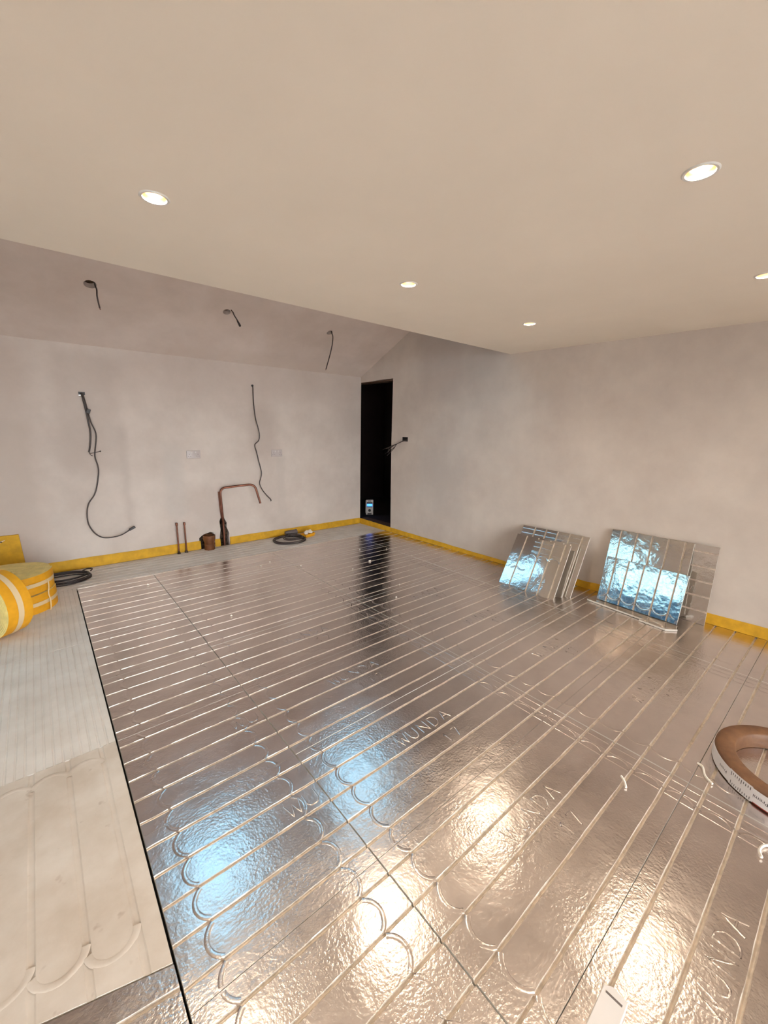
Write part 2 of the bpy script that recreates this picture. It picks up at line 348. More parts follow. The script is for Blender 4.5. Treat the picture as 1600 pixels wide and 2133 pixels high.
# hallway behind the doorway
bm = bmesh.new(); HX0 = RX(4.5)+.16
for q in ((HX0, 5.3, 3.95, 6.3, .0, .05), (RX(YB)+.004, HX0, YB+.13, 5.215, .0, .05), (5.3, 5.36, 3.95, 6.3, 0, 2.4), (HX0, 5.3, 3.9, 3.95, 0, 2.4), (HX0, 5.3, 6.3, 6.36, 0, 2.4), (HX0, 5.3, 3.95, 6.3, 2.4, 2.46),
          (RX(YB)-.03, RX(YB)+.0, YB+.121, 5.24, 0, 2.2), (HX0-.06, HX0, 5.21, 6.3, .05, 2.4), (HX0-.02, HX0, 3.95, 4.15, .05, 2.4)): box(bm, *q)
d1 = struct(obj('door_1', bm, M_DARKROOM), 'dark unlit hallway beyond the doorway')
bm = bmesh.new()
for v in box(bm, .02, .155, 4.172, 4.858, .031, .072): v.co.x += RX(v.co.y)-.015
obj('threshold', bm, M_TIMBER, d1)
bm = bmesh.new()
for v in box(bm, .0, .13, 4.19, 5.21, 2.022, 2.038): v.co.x += RX(v.co.y)+.006
obj('door_lining', bm, M_TIMBER, d1)

# ------------------------------------------------------------------ grooved boards
PITCH_G = .115
def panel_mesh(name, w, d, grooves, mats, depth=.009, half=.0062, thick=.026, nx=20, jit=.0011, wav=.0005, seed=0, warp=None):
    """board w x d, top at z=0, grooves running along x at the given y offsets"""
    prof = [(0.0, 0.0, 0)]                      # y, z, material of the strip that FOLLOWS
    for g in grooves:
        q = [(-half, 0, 1), (-half*.86, -depth*.25, 1), (-half*.6, -depth*.72, 1), (0, -depth, 1), (half*.6, -depth*.72, 1), (half*.86, -depth*.25, 1), (half, 0, 0)]
        gap = g-half-prof[-1][0]
        if gap > .03: prof.append((prof[-1][0]+gap/2, 0, 0))
        prof += [(g+a, b, c) for a, b, c in q]
    prof.append((d, 0, 0))
    verts, faces, mi, sharp = [], [], [], []
    rnd = random.Random(seed); n = len(prof)
    for i in range(nx+1):
        x = w*i/nx; lj = {}
        for k, (y, z, m) in enumerate(prof):
            yy = y
            lip = abs(z) < 1e-9 and 0 < k < n-1 and (m == 1 or prof[k-1][2] == 1)
            if lip: yy += rnd.uniform(-jit, jit)
            zz = z + wav*noise.noise(Vector((x*7+seed*9.1, y*9, seed*3.3)))
            if warp: X_, Y_ = warp(x, yy)
            else: X_, Y_ = x, yy
            verts.append((X_, Y_, zz))
    for i in range(nx):
        for k in range(n-1):
            a = i*n+k; faces.append((a, a+n, a+n+1, a+1)); mi.append(prof[k][2])
    # skirt and underside
    base = len(verts)
    ring = [k for k in range(n)] + [i*n+n-1 for i in range(1, nx+1)] + [nx*n+k for k in range(n-2, -1, -1)] + [i*n for i in range(nx-1, 0, -1)]
    for r_ in ring: v = verts[r_]; verts.append((v[0], v[1], -thick))
    L = len(ring)
    for j in range(L):
        a, b = ring[j], ring[(j+1) % L]; faces.append((a, b, base+(j+1) % L, base+j)); mi.append(2)
    faces.append(tuple(base+j for j in range(L-1, -1, -1))); mi.append(2)
    me = bpy.data.meshes.new(name); me.from_pydata(verts, [], faces)
    for m in mats: me.materials.append(m)
    me.polygons.foreach_set('material_index', mi)
    bm = bmesh.new(); bm.from_mesh(me); bmesh.ops.recalc_face_normals(bm, faces=bm.faces)
    for f in bm.faces: f.smooth = True
    for e in bm.edges:
        if len(e.link_faces) == 2 and e.calc_face_angle(0) > math.radians(24): e.smooth = False
    bm.to_mesh(me); bm.free(); return me
def ribbon(bm, pts, w=.010, h=.0018, double=True):
    prof = ((-1, -.0006/h), (-.62, 1), (0, .25), (.62, 1), (1, -.0006/h)) if double else ((-1, -.0006/h), (0, 1), (1, -.0006/h))
    P = [Vector((p[0], p[1], 0)) for p in pts]; rings = []
    for i, p in enumerate(P):
        t = (P[min(i+1, len(P)-1)]-P[max(i-1, 0)]).normalized(); nrm = Vector((-t.y, t.x, 0))
        rings.append([bm.verts.new((p.x+nrm.x*a*w, p.y+nrm.y*a*w, h*b)) for a, b in prof])
    for A, B in zip(rings, rings[1:]):
        for k in range(len(prof)-1): bm.faces.new((A[k], B[k], B[k+1], A[k+1]))
def bmesh_to(name, bm, m):
    me = bpy.data.meshes.new(name); bmesh.ops.recalc_face_normals(bm, faces=bm.faces)
    for f in bm.faces: f.smooth = True
    bm.to_mesh(me); bm.free(); me.materials.append(m); return me
def arc_mesh(a0, a1, m, r=PITCH_G/2, n=12, w=.009, h=.0009):
    bm = bmesh.new(); ribbon(bm, [(r*math.cos(a0+(a1-a0)*k/n), r*math.sin(a0+(a1-a0)*k/n)) for k in range(n+1)], w, h); return bmesh_to('bend', bm, m)
PI = math.pi
def arcs(m, h=.0009):
    e = .52
    return dict(L=arc_mesh(PI/2+e, 3*PI/2-e, m, h=h), R=arc_mesh(-PI/2+e, PI/2-e, m, h=h), LT=arc_mesh(PI+.12, 3*PI/2-e, m, n=6), LB=arc_mesh(PI/2+e, PI-.12, m, n=6), RT=arc_mesh(-PI/2+e, -.12, m, n=6), RB=arc_mesh(.12, PI/2-e, m, n=6))
ARC = arcs(M_FOIL); ARC2 = arcs(M_FOIL2, .0016)
def cross_mesh(d, grooves, m, half=.0062):
    bm = bmesh.new(); prev = 0.004
    for g in list(grooves)+[d+half]:
        if g-half-.003-prev > .02: ribbon(bm, [(0, prev), (0, (prev+g-half-.003)/2), (0, g-half-.003)],   .006, .0009)
        prev = g+half+.003
    return bmesh_to('cross_groove', bm, m)
GLY = {'W': [[(0, 1), (.25, 0), (.5, .8), (.75, 0), (1, 1)]], 'U': [[(0, 1), (0, .3), (.2, .03), (.6, .03), (.8, .3), (.8, 1)]],
       'N': [[(0, 0), (0, 1), (.8, 0), (.8, 1)]], 'D': [[(0, 0), (0, 1), (.45, .97), (.8, .7), (.8, .3), (.45, .03), (0, 0)]],
       'A': [[(0, 0), (.45, 1), (.9, 0)], [(.18, .4), (.72, .4)]], '1': [[(.1, .8), (.3, 1), (.3, 0)]], '7': [[(0, 1), (.7, 1), (.25, 0)]]}
def letters(text, h, adv, m, w=.0042, hh=.0022):
    bm = bmesh.new(); x = 0
    for ch in text:
        for st in GLY[ch]:
            pts = []
            for (a, b), (c, d) in zip(st, st[1:]): pts += [(x+(a+(c-a)*t/3)*adv*.78, (b+(d-b)*t/3)*h) for t in range(3)]
            pts.append((x+st[-1][0]*adv*.78, st[-1][1]*h))
            ribbon(bm, pts, w, hh, double=False)
        x += adv
    return bmesh_to('embossed_lettering', bm, m)
def add_features(o, w, d, grooves, arcset, m, left=True, right=True, cross=True, text=None, xl=.075, xr=.083, h2=True):
    def put(name, me, x, y, z=0.0):
        c = bpy.data.objects.new(name, me); c.location = (x, y, z); link(c, o); return c
    R = PITCH_G/2
    for on, key, X_ in ((left, 'L', xl+R), (right, 'R', w-xr-R)):
        if not on: continue
        for a, b in zip(grooves, grooves[1:]): put('bend_groove', arcset[key], X_, (a+b)/2)
        if grooves[-1]+R <= d+.004: put('bend_groove', arcset[key+'T'], X_, grooves[-1]+R)
        if grooves[0]-R >= -.004: put('bend_groove', arcset[key+'B'], X_, grooves[0]-R)
    if cross:
        cm = cross_mesh(d, grooves, m)
        for dx in (.030, .077, .128): put('cross_groove', cm, w-dx, 0)
    if text:
        put('embossed_lettering', text[0], text[2], text[3])
        if text[1]: put('embossed_lettering', text[1], text[2]+.19, text[3]-.115)

FM = [M_FOIL, M_GROOVE, M_EPS]
rows = [.271+.575*k for k in range(-5, 8)]          # row boundaries going away
rows = [r for r in rows if r > YR+.1]
rows = [YR+.01]+rows
cols = [.1295, .72, 1.914, 3.114]
G5 = [.0575+PITCH_G*k for k in range(5)]
T_W = letters('WUNDA', .062, .07, M_FOIL); T_WUN = letters('WU', .062, .078, M_FOIL); T_17 = letters('17', .055, .06, M_FOIL)
share = {}
GAP = .0024; GAPX = .0055
for ri in range(len(rows)):
    y0 = rows[ri]; y1 = rows[ri+1] if ri+1 < len(rows) else 4.262
    if y0 > 4.25: break
    y1 = min(y1, 4.262)
    d = y1-y0-GAP
    g = [v for v in G5 if v+.012 < d] if abs(y1-y0-.575) < .05 else [v for v in [d-.0575-PITCH_G*k for k in range(5)][::-1] if v > .012]
    xs = list(zip(cols, cols[1:]+[None]))
    for ci, (x0, x1) in enumerate(xs):
        warp = None
        if x1 is None:
            wx = 1.0; x1 = 3.9
            xr0 = RX(y0)-.012-x0; xr1 = RX(y1)-.012-x0
            warp = (lambda x, y, a=xr0, b=xr1, dd=d: (x*(a+(b-a)*y/dd), y)); pw = 1.0
        else: pw = x1-x0-GAPX
        sd = (ri*3+ci*5) % 4
        key = (ci, round(d, 3), sd) if warp is None else (ci, ri)
        if key not in share:
            share[key] = panel_mesh('foil_panel', pw, d, g, FM, nx=26 if y0 < 2.6 else 12, seed=sd+ci*4+1, warp=warp)
        o = obj('foil_panel', share[key], None, FLOOR, (x0, y0, random.uniform(-.0012, .0008)))
        o.rotation_euler = (random.uniform(-.0012, .0012), random.uniform(-.0006, .0006), 0)
        if -.4 < y0 < 3.0 and abs(d-.572) < .01:
            tx = None
            if ci in (1, 2) and y0 < 2.4: tx = (T_W, T_17, .40, .312)
            if ci == 0 and .6 < y0 < 1.5: tx = (T_WUN, None, .43, .312)
            add_features(o, pw if warp is None else xr0, d, g, ARC, M_FOIL, left=True, right=(ci != 3), cross=(ci in (1, 2)), text=tx)
# foil to the left of the foreground joint
def cutline(x): return .984+(.125-x)*.28
lrows = [(rows[0], -2.5)] + [(a, b) for a, b in zip(rows, rows[1:]) if b < .85]
for y0, y1 in [(a, b) for a, b in zip(rows, rows[1:]) if b < .85]:
    for x0, x1 in ((-1.075, .125), (XL+.01, -1.075)):
        d = y1-y0-GAP; pw = x1-x0-GAP
        g = G5 if abs(d-.572) < .02 else [v for v in [d-.0575-PITCH_G*k for k in range(5)][::-1] if v > .012]
        key = ('l', round(pw, 2), round(d, 2))
        if key not in share: share[key] = panel_mesh('foil_panel', pw, d, g, FM, nx=22, seed=31+int(pw*10))
        o = obj('foil_panel', share[key], None, FLOOR, (x0, y0, random.uniform(-.001, .0006)))
for x0, x1 in ((-1.075, .125), (XL+.01, -1.075)):
    pw = x1-x0-GAP
    warp = (lambda x, y, x0=x0: (x, y*(min(cutline(x0+x), 1.32)-.006-.846)/.13))
    obj('foil_panel', panel_mesh('foil_panel', pw, .13, [.07], FM, nx=22, seed=44, warp=warp), None, FLOOR, (x0, .846, -.001))

# white polystyrene boards: grooves run away from the viewer (local x = world y)
EM = [M_EPSDUST, M_EPSDUST, M_EPSDUST]
def eps_board(x0, x1, y0, y1, pitch, first, depth, half, nx=14, warp=None, z=0.0, jit=.001, ms=None):
    d = x1-x0-GAP; g = []; v = first
    while v < d-half-.004: g.append(v); v += pitch
    me = panel_mesh('white_board', y1-y0-GAP, d, g, ms or EM, depth=depth, half=half, nx=nx, jit=jit, wav=.0012, seed=int(x0*100+y0*10) % 97, warp=warp)
    o = obj('white_board', me, None, FLOOR, (x1, y0, z)); o.rotation_euler = (0, 0, PI/2); return o, g
nb, gb = eps_board(-1.075, .1215, .984, 2.0, .117, .057, .004, .010, nx=30, warp=lambda x, y: (max(x, 0)*(1-(min(.28*y, .33))/1.013)+min(.28*y, .33), y))
A3 = {k: arc_mesh(a, b, M_EPSDUST, r=.0585, w=.011, h=.0011) for k, a, b in (('L', PI/2+.14, 3*PI/2-.14), ('R', -PI/2+.14, PI/2-.14))}
for a, b in zip(gb, gb[1:]):
    m_ = (a+b)/2
    if m_ > .9: break
    for key, xx in (('L', .28*m_+.075+.0585), ('R', 1.013-.055-.0585)):
        c = bpy.data.objects.new('bend_groove', A3[key]); c.location = (xx, m_, 0); link(c, nb)
for y0, y1 in ((2.0, 3.12), (3.12, 4.262)):
    for x0, x1 in ((-.475, .1215), (-1.075, -.475), (XL+.01, -1.075)):
        eps_board(x0, x1, y0, y1, .0315, .029, .0035, .0052, nx=16, ms=[M_EPSLIFT]*3, z=random.uniform(-.001, .001))
eps_board(XL+.01, -1.075, 1.33, 2.0, .117, .057, .004, .010)
for x0, x1 in ((XL+.01, -1.12), (-1.12, -.48), (-.48, .70), (.70, 1.92), (1.92, 3.12), (3.12, None)):
    warp = None; pw = (x1 or 4.12)-x0-GAP
    if x1 is None: pw = 1; warp = lambda x, y: (x*(RX(4.264+y)-.012-3.12), y)
    me = panel_mesh('white_board', pw, .553, [.05+.083*k for k in range(6)], [M_EPSLIFT]*3, depth=.004, half=.007, nx=16, wav=.0015, jit=.001, seed=int(x0*10)+50, warp=warp)
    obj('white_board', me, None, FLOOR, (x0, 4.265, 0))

# ------------------------------------------------------------------ yellow edge strips
def strip(name, segs, label):
    t = empty(name, segs[0][0][0] if False else (0, 0, 0)); tag(t, label, 'foam strip')
    return t
def wavy_strip(parent, p0, p1, h0, h1, thick, side, n=24, name='foam_length', m=None, seed=1):
    """upright foam band from p0 to p1 (xy), leaning lightly against the wall; side = unit normal into the room"""
    bm = bmesh.new(); rings = []; rnd = random.Random(seed); sx, sy = side
    for i in range(n+1):
        t = i/n; x = p0[0]+(p1[0]-p0[0])*t; y = p0[1]+(p1[1]-p0[1])*t; h = h0+(h1-h0)*t + rnd.uniform(-.0025, .0025)
        b = rnd.uniform(0, .0015)
        o = thick
        rings.append([bm.verts.new((x+sx*a, y+sy*a, z)) for a, z in ((.001, .001), (o+b+.008, .001), (o+.006+b, h*.5), (o+b, h*.92), (o*.6, h), (.001, h*.99))])
    k = len(rings[0])
    for A, B in zip(rings, rings[1:]):
        for j in range(k): bm.faces.new((A[j], A[(j+1) % k], B[(j+1) % k], B[j]))
    bm.faces.new(rings[0]); bm.faces.new(rings[-1][::-1])
    bmesh.ops.recalc_face_normals(bm, faces=bm.faces)
    return smooth(obj(name, bm, m or M_YELL, parent), 50)
sb_ = tag(empty('edge_foam_strip', (.02, YB, 0)), 'yellow foam edge strip along the foot of the wall with the sockets', 'foam strip')
for k, (a, b, ha, hb) in enumerate(((XL+.02, 1.325, .115, .098), (1.487, 1.548, .09, .09), (1.662, RX(YB)-.006, .092, .082))):
    o = wavy_strip(sb_, (a, YB-.001), (b, YB-.001), ha, hb, .007, (0, -1), n=max(4, int((b-a)*12)), seed=k)
    o.matrix_parent_inverse = Matrix.Translation((-.02, -YB, 0))
sr_ = tag(empty('edge_foam_strip', (3.7, 3, 0)), 'yellow foam edge strip running under the doorway and along the right wall', 'foam strip')
for k, (a, b, ha, hb) in enumerate(((4.83, 4.16, .08, .066), (4.158, 2.2, .062, .036), (2.198, 1.2, .04, .075), (1.198, YR+.02, .078, .10))):
    o = wavy_strip(sr_, (RX(a)-.001, a), (RX(b)-.001, b), ha, hb, .006, (-1, 0), n=18, seed=10+k); o.matrix_parent_inverse = Matrix.Translation((-3.7, -3, 0))

# ------------------------------------------------------------------ downlights
LL = ['glowing recessed downlight nearest the left edge of the ceiling', 'glowing recessed downlight in the middle of the ceiling, between two others of its row',
      'smallest glowing downlight, in the ceiling corner nearest the right wall', 'largest glowing downlight, high at the upper right of the ceiling', 'glowing downlight cut by the right edge of the picture']
for i, (x, y) in enumerate(LAMPS):
    t = tag(empty('downlight', (x, y, HC)), LL[i] if i < 5 else 'recessed ceiling downlight overhead, outside the picture', 'downlight', 'recessed ceiling downlights' if i < 5 else 'downlights overhead out of view')
    bm = bmesh.new(); lathe(bm, [(.0365, .001), (.0375, -.003), (.044, -.0035), (.0475, -.0005), (.0475, .0), (.0365, .0)], 32, close=True)
    bmesh.ops.recalc_face_normals(bm, faces=bm.faces); smooth(obj('trim_ring', bm, M_FRAME, t), 40)
    bm = bmesh.new(); lathe(bm, [(.0372, .0), (.035, .025), (.030, .04), (.0305, .041), (.0378, .026), (.0384, .0)], 32, close=True)
    bmesh.ops.recalc_face_normals(bm, faces=bm.faces); smooth(obj('baffle', bm, M_BRASS, t), 40)
    bm = bmesh.new(); lathe(bm, [(.0002, .019), (.015, .0205), (.026, .026), (.029, .034), (.0002, .038)], 28); bmesh.ops.recalc_face_normals(bm, faces=bm.faces)
    smooth(obj('lens', bm, M_LAMP, t), 40)
    ld = bpy.data.lights.new('lamp', 'AREA'); ld.shape = 'DISK'; ld.size = .05; ld.energy = LAMP_W; ld.color = LAMP_COL; ld.spread = math.radians(140)
    lo = bpy.data.objects.new('lamp', ld); lo.location = (0, 0, .017); link(lo, t)

# ------------------------------------------------------------------ cables hanging from the sloping ceiling
def hang(label, hole, pts, r, hook=False):
    x, y, _ = hole; t = tag(empty('hanging_cable', sl(x, vy(y), 0)), label, 'cable', 'cables hanging from the sloping ceiling')
    o = cable('sheath', pts, r, M_CABLE, t); o.matrix_parent_inverse = t.matrix_world.inverted() if False else Matrix.Translation(-Vector(sl(x, vy(y), 0)))
    b = bmesh.new(); e = Vector(pts[-1]); dv = (e-Vector(pts[-2])).normalized(); tube(b, [e-dv*.003, e+dv*.012], r*.5, 6)
    c = obj('bare_end', b, M_COPPER, t); c.matrix_parent_inverse = o.matrix_parent_inverse
h = HOLES
hang('short cable hanging from the leftmost ceiling cut-out', h[0], [(.489, 4.13, 2.50), (.492, 4.115, 2.455), (.497, 4.10, 2.425), (.494, 4.095, 2.38), (.497, 4.09, 2.335), (.503, 4.09, 2.29)], .0055)
hang('looped cable end hanging from the middle ceiling cut-out', h[1], [(1.54, 4.13, 2.49), (1.558, 4.10, 2.452), (1.565, 4.09, 2.425), (1.588, 4.08, 2.385), (1.606, 4.07, 2.352), (1.612, 4.07, 2.338), (1.604, 4.07, 2.333), (1.596, 4.07, 2.35), (1.585, 4.075, 2.375)], .005)
hang('longest cable hanging from the rightmost ceiling cut-out', h[2], [(2.675, 4.15, 2.49), (2.672, 4.125, 2.44), (2.675, 4.11, 2.40), (2.66, 4.10, 2.32), (2.625, 4.09, 2.21), (2.585, 4.085, 2.10), (2.566, 4.085, 2.045)], .006)

# ------------------------------------------------------------------ cables on the back wall
yw = YB-.022
t = tag(empty('wall_cable_bundle', (.376, YB, 1.67)), 'grey cables dropping from a slot high on the left of the wall', 'cable')
TI = Matrix.Translation((-.376, -YB, -1.67))
parts = [cable('sheath', [(.372, YB+.03, 1.678), (.374, yw, 1.665), (.388, yw-.01, 1.56), (.398, yw-.01, 1.44), (.406, yw-.01, 1.33), (.398, yw-.01, 1.24), (.381, yw, 1.15), (.374, yw, 1.135)], .0075, M_CABLE, t),
    cable('sheath', [(.385, YB+.03, 1.678), (.386, yw, 1.66), (.405, yw-.015, 1.52), (.418, yw-.015, 1.42), (.445, yw-.01, 1.33), (.445, yw-.01, 1.26), (.424, yw, 1.14), (.42, yw, 1.08), (.434, yw, 1.0), (.432, yw, .93), (.405, yw, .80), (.376, yw, .72), (.322, yw-.01, .64), (.300, yw-.02, .55), (.300, yw-.03, .45), (.335, yw-.04, .36), (.39, yw-.05, .305), (.46, yw-.05, .29), (.545, yw-.05, .30), (.61, yw-.05, .33), (.64, yw-.05, .35)], .006, M_CABLE, t),
    cable('earth_core', [(.374, yw, 1.14), (.385, yw-.01, 1.125), (.42, yw-.01, 1.13), (.46, yw-.01, 1.14)], .003, M_CABLE2, t),
    cable('earth_core', [(.376, yw, 1.14), (.386, yw-.01, 1.11), (.402, yw-.01, 1.10)], .003, M_CABLE, t)]
bm = bmesh.new(); box(bm, .353, .402, YB-.012, YB+.03, 1.663, 1.69); parts.append(obj('slot_grommet', bm, M_CABLE2, t))
bm = bmesh.new(); box(bm, -.016, .016, -.014, .014, -.022, .022, Matrix.Translation((.408, yw-.018, 1.515)) @ Matrix.Rotation(.35, 4, 'Y')); bevel(bm, .004); parts.append(obj('tape_wrap', bm, M_CABLE2, t))
bm = bmesh.new(); box(bm, -.03, .03, -.012, .012, -.011, .011, Matrix.Translation((.655, yw-.05, .357)) @ Matrix.Rotation(-.45, 4, 'Y')); bevel(bm, .004); parts.append(obj('tape_wrap', bm, M_BLACK, t))
bm = bmesh.new(); bmesh.ops.create_icosphere(bm, subdivisions=1, radius=.008, matrix=Matrix.Translation((.466, yw-.01, 1.142))); parts.append(obj('connector', bm, M_CABLE2, t))
for p_ in parts: p_.matrix_parent_inverse = TI
t = tag(empty('wall_cable', (2.025, YB, 1.87)), 'single thin cable running down the wall between the two sockets', 'cable')
TI = Matrix.Translation((-2.025, -YB, -1.87))
o = cable('sheath', [(2.028, YB-.002, 1.872), (2.028, yw+.01, 1.85), (2.024, yw, 1.68), (2.036, yw-.01, 1.5), (2.056, yw-.02, 1.40), (2.072, yw-.02, 1.31), (2.062, yw-.015, 1.24), (2.022, yw+.01, 1.185), (2.036, yw, 1.10), (2.052, yw-.01, 1.0), (2.078, yw-.02, .86), (2.068, yw-.02, .79), (2.048, yw-.02, .72), (2.075, yw-.03, .64), (2.13, yw-.03, .565), (2.175, yw-.03, .515), (2.186, yw-.03, .495), (2.178, yw-.03, .488)], .0055, M_CABLE2, t)
o.matrix_parent_inverse = TI
bm = bmesh.new(); tube(bm, [(2.027, YB-.004, 1.873), (2.027, YB+.004, 1.873)], .014, 10); o = obj('wall_hole', bm, M_BLACK, t); o.matrix_parent_inverse = TI

# ------------------------------------------------------------------ sockets
def socket(x, z, label):
    t = tag(empty('double_socket', (x, YB, z)), label, 'socket', 'double wall sockets')
    bm = bmesh.new(); box(bm, -.073, .073, -.010, .001, -.043, .043); bevel(bm, .004); smooth(obj('face_plate', bm, M_SOCKET, t), 30)
    for s in (-1, 1):
        bm = bmesh.new(); box(bm, s*.020-.008, s*.020+.008, -.0135, -.0095, .012, .032); bevel(bm, .0015, 1); obj('switch', bm, M_WHITE, t)
        for dx, dz, a, b in ((0, .003, .0022, .004), (-.011, -.018, .0035, .0022), (.011, -.018, .0035, .0022)):
            bm = bmesh.new(); box(bm, s*.044+dx-a, s*.044+dx+a, -.0106, -.0095, dz-b, dz+b); obj('pin_hole', bm, M_BLACK, t)
    return t
socket(1.319, 1.087, 'white double socket left of the thin hanging cable')
socket(2.305, 1.080, 'white double socket right of the thin hanging cable, nearer the doorway')

# ------------------------------------------------------------------ pipes at the foot of the back wall
def vpipe(x, y, label, ztop):
    t = tag(empty('copper_pipe_stub', (x, y, 0)), label, 'pipe', 'twin capped copper pipes')
    bm = bmesh.new(); tube(bm, [(0, 0, -.02), (.001, 0, .1), (0, 0, ztop-.02)], .0085, 12); smooth(obj('pipe', bm, M_COPPER, t), 50)
    bm = bmesh.new(); lathe(bm, [(.0001, ztop+.012), (.010, ztop+.011), (.0125, ztop+.004), (.0125, ztop-.018), (.009, ztop-.022)], 14); bmesh.ops.recalc_face_normals(bm, faces=bm.faces); smooth(obj('end_cap', bm, M_COPPER, t), 40)
    bm = bmesh.new(); lathe(bm, [(.009, .03), (.013, .018), (.019, .004), (.019, -.002)], 14); bmesh.ops.recalc_face_normals(bm, faces=bm.faces); obj('collar', bm, M_RUBBLE, t)
vpipe(1.080, YB-.045, 'left of two short upright copper pipes at the skirting', .34)
vpipe(1.158, YB-.045, 'right of two short upright copper pipes at the skirting', .338)
t = tag(empty('bent_copper_pipe', (1.585, YB, 0)), 'tall copper pipe bent over like a crook out of the broken plaster', 'pipe')
def bend(pts, r, n=6):
    out = [Vector(pts[0])]
    for a, b, c in zip(pts, pts[1:], pts[2:]):
        a, b, c = map(Vector, (a, b, c)); p = b+(a-b).normalized()*r; q = b+(c-b).normalized()*r
        out += [(1-s)**2*p+2*s*(1-s)*b+s*s*q for s in (k/n for k in range(n+1))]
    out.append(Vector(pts[-1])); return out
bm = bmesh.new(); tube(bm, bend([(1.592, YB-.016, .0), (1.592, YB-.018, .27), (1.575, YB-.05, .42), (1.562, YB-.06, .70), (1.93, YB-.17, .735), (1.985, YB-.19, .50)], .07), .0125, 14)
o = smooth(obj('pipe', bm, M_COPPER, t), 50); o.matrix_parent_inverse = Matrix.Translation((-1.585, -YB, 0))
bm = bmesh.new(); tube(bm, [(1.575, YB-.022, .34), (1.562, YB-.026, .50), (1.556, YB-.028, .655)], .0085, 10)
o = smooth(obj('second_pipe', bm, M_COPPER, t), 50); o.matrix_parent_inverse = Matrix.Translation((-1.585, -YB, 0))
bm = bmesh.new()
for k in range(14):
    z = .02+k*.021; bmesh.ops.create_icosphere(bm, subdivisions=1, radius=1, matrix=Matrix.Translation((1.598+random.uniform(-.03, .03), YB+.035, z)) @ Matrix.Diagonal((random.uniform(.012, .026), .016, random.uniform(.012, .024), 1)))
for v in bm.verts: v.co += Vector((random.uniform(-.003, .003), random.uniform(-.003, .003), random.uniform(-.003, .003)))
o = obj('rubble', bm, M_RUBBLE, wb)
t = tag(empty('drain_pipe', (1.405, YB-.065, 0)), 'open brown drain pipe stub standing at the skirting', 'pipe')
bm = bmesh.new(); lathe(bm, [(.058, -.02), (.056, .09), (.061, .10), (.067, .12), (.068, .165), (.061, .168), (.060, .10), (.050, .09), (.05, .02), (.0005, .018)], 28); bmesh.ops.recalc_face_normals(bm, faces=bm.faces)
smooth(obj('socket_body', bm, M_CLAY, t), 40)
bm = bmesh.new(); lathe(bm, [(.0605, .055), (.0625, .06), (.0605, .066)], 28); bmesh.ops.recalc_face_normals(bm, faces=bm.faces); obj('rib', bm, M_CLAY, t)

# ------------------------------------------------------------------ coils, tray
def coil(name, c, R, loops, r, label, m, seed=1, tails=()):
    rnd = random.Random(seed); t = tag(empty(name, (c[0], c[1], 0)), label, 'cable coil')
    for (ox, oy, RR, sq, z0) in loops:
        pts = []; a0 = rnd.uniform(0, 6)
        for k in range(29):
            a = a0+2*PI*k/28; rr = RR*(1+.02*math.sin(2*a+a0))
            pts.append((ox+rr*math.cos(a), oy+sq*rr*math.sin(a), r*1.05+z0+.003*math.sin(a*2+seed)))
        bm = bmesh.new(); tube(bm, pts, r, 8, cap=False); bmesh.ops.recalc_face_normals(bm, faces=bm.faces); smooth(obj('loop', bm, m, t), 60)
    for p_ in tails: cable('tail', p_, r, m, t)
    return t
coil('cable_coil', (.06, 4.53), .2, [(0, 0, .19, .78, .0), (.01, .01, .185, .8, .012), (-.01, .03, .175, .62, .02), (.0, -.02, .19, .72, .03), (.015, .02, .165, .7, .034)], .006, 'dark cable coil lying behind the yellow foam rolls', M_CABLE2, 3,
     [[(.14, .10, .04), (.18, .14, .04), (.215, .13, .035), (.20, .09, .03)]])
coil('cable_coil', (2.31, 4.56), .2, [(0, 0, .20, .86, .0), (.01, .01, .19, .9, .013), (-.01, -.005, .205, .84, .018), (.05, .0, .125, .9, .026), (.06, .01, .115, .9, .034)], .007, 'grey cable coil on the white boards beside the yellow tray', M_CABLE, 5,
     [[(.05, -.10, .03), (.09, -.09, .03), (.16, -.08, .02), (.2, -.05, .02)]])
t = tag(empty('yellow_tray', (2.60, 4.62, 0), .25), 'small yellow plastic tray beside the grey cable coil', 'tray')
bm = bmesh.new(); box(bm, -.085, .085, -.055, .055, .001, .042)
for v in bm.verts:
    if v.co.z < .02: v.co.x *= .86; v.co.y *= .82
topf = max(bm.faces, key=lambda f: f.calc_center_median().z)
ins = bmesh.ops.inset_individual(bm, faces=[topf], thickness=.006)
bmesh.ops.translate(bm, verts=list(topf.verts), vec=(0, 0, -.012)); obj('body', bm, M_YELL3, t)
for k in range(9):
    bm = bmesh.new(); bmesh.ops.create_icosphere(bm, subdivisions=1, radius=random.uniform(.017, .03))
    for v in bm.verts: v.co *= random.uniform(.6, 1.25)
    a = .25; lx = -.055+.016*k+random.uniform(-.01, .01); ly = random.uniform(-.02, .03)
    o = obj('polystyrene_scrap', bm, M_CRUMB, None, (2.60+lx*math.cos(a)-ly*math.sin(a), 4.62+lx*math.sin(a)+ly*math.cos(a), .047+random.uniform(0, .018)))
    tag(o, 'crumbled white polystyrene scrap heaped in the yellow tray', 'scrap', 'scraps in the yellow tray')
t = tag(empty('plastic_tub', (2.45, 4.788, 0), .05), 'dark grey plastic tub lying on its side behind the cable coil', 'tub')
bm = bmesh.new(); lathe(bm, [(.0005, -.085), (.026, -.085), (.030, -.07), (.034, .05), (.037, .06), (.037, .075), (.031, .075), (.028, .0), (.0005, -.01)], 20, Matrix.Translation((0, 0, .039)) @ Matrix.Rotation(PI/2, 4, 'Y')); bmesh.ops.recalc_face_normals(bm, faces=bm.faces)
smooth(obj('shell', bm, M_GREY, t), 40)

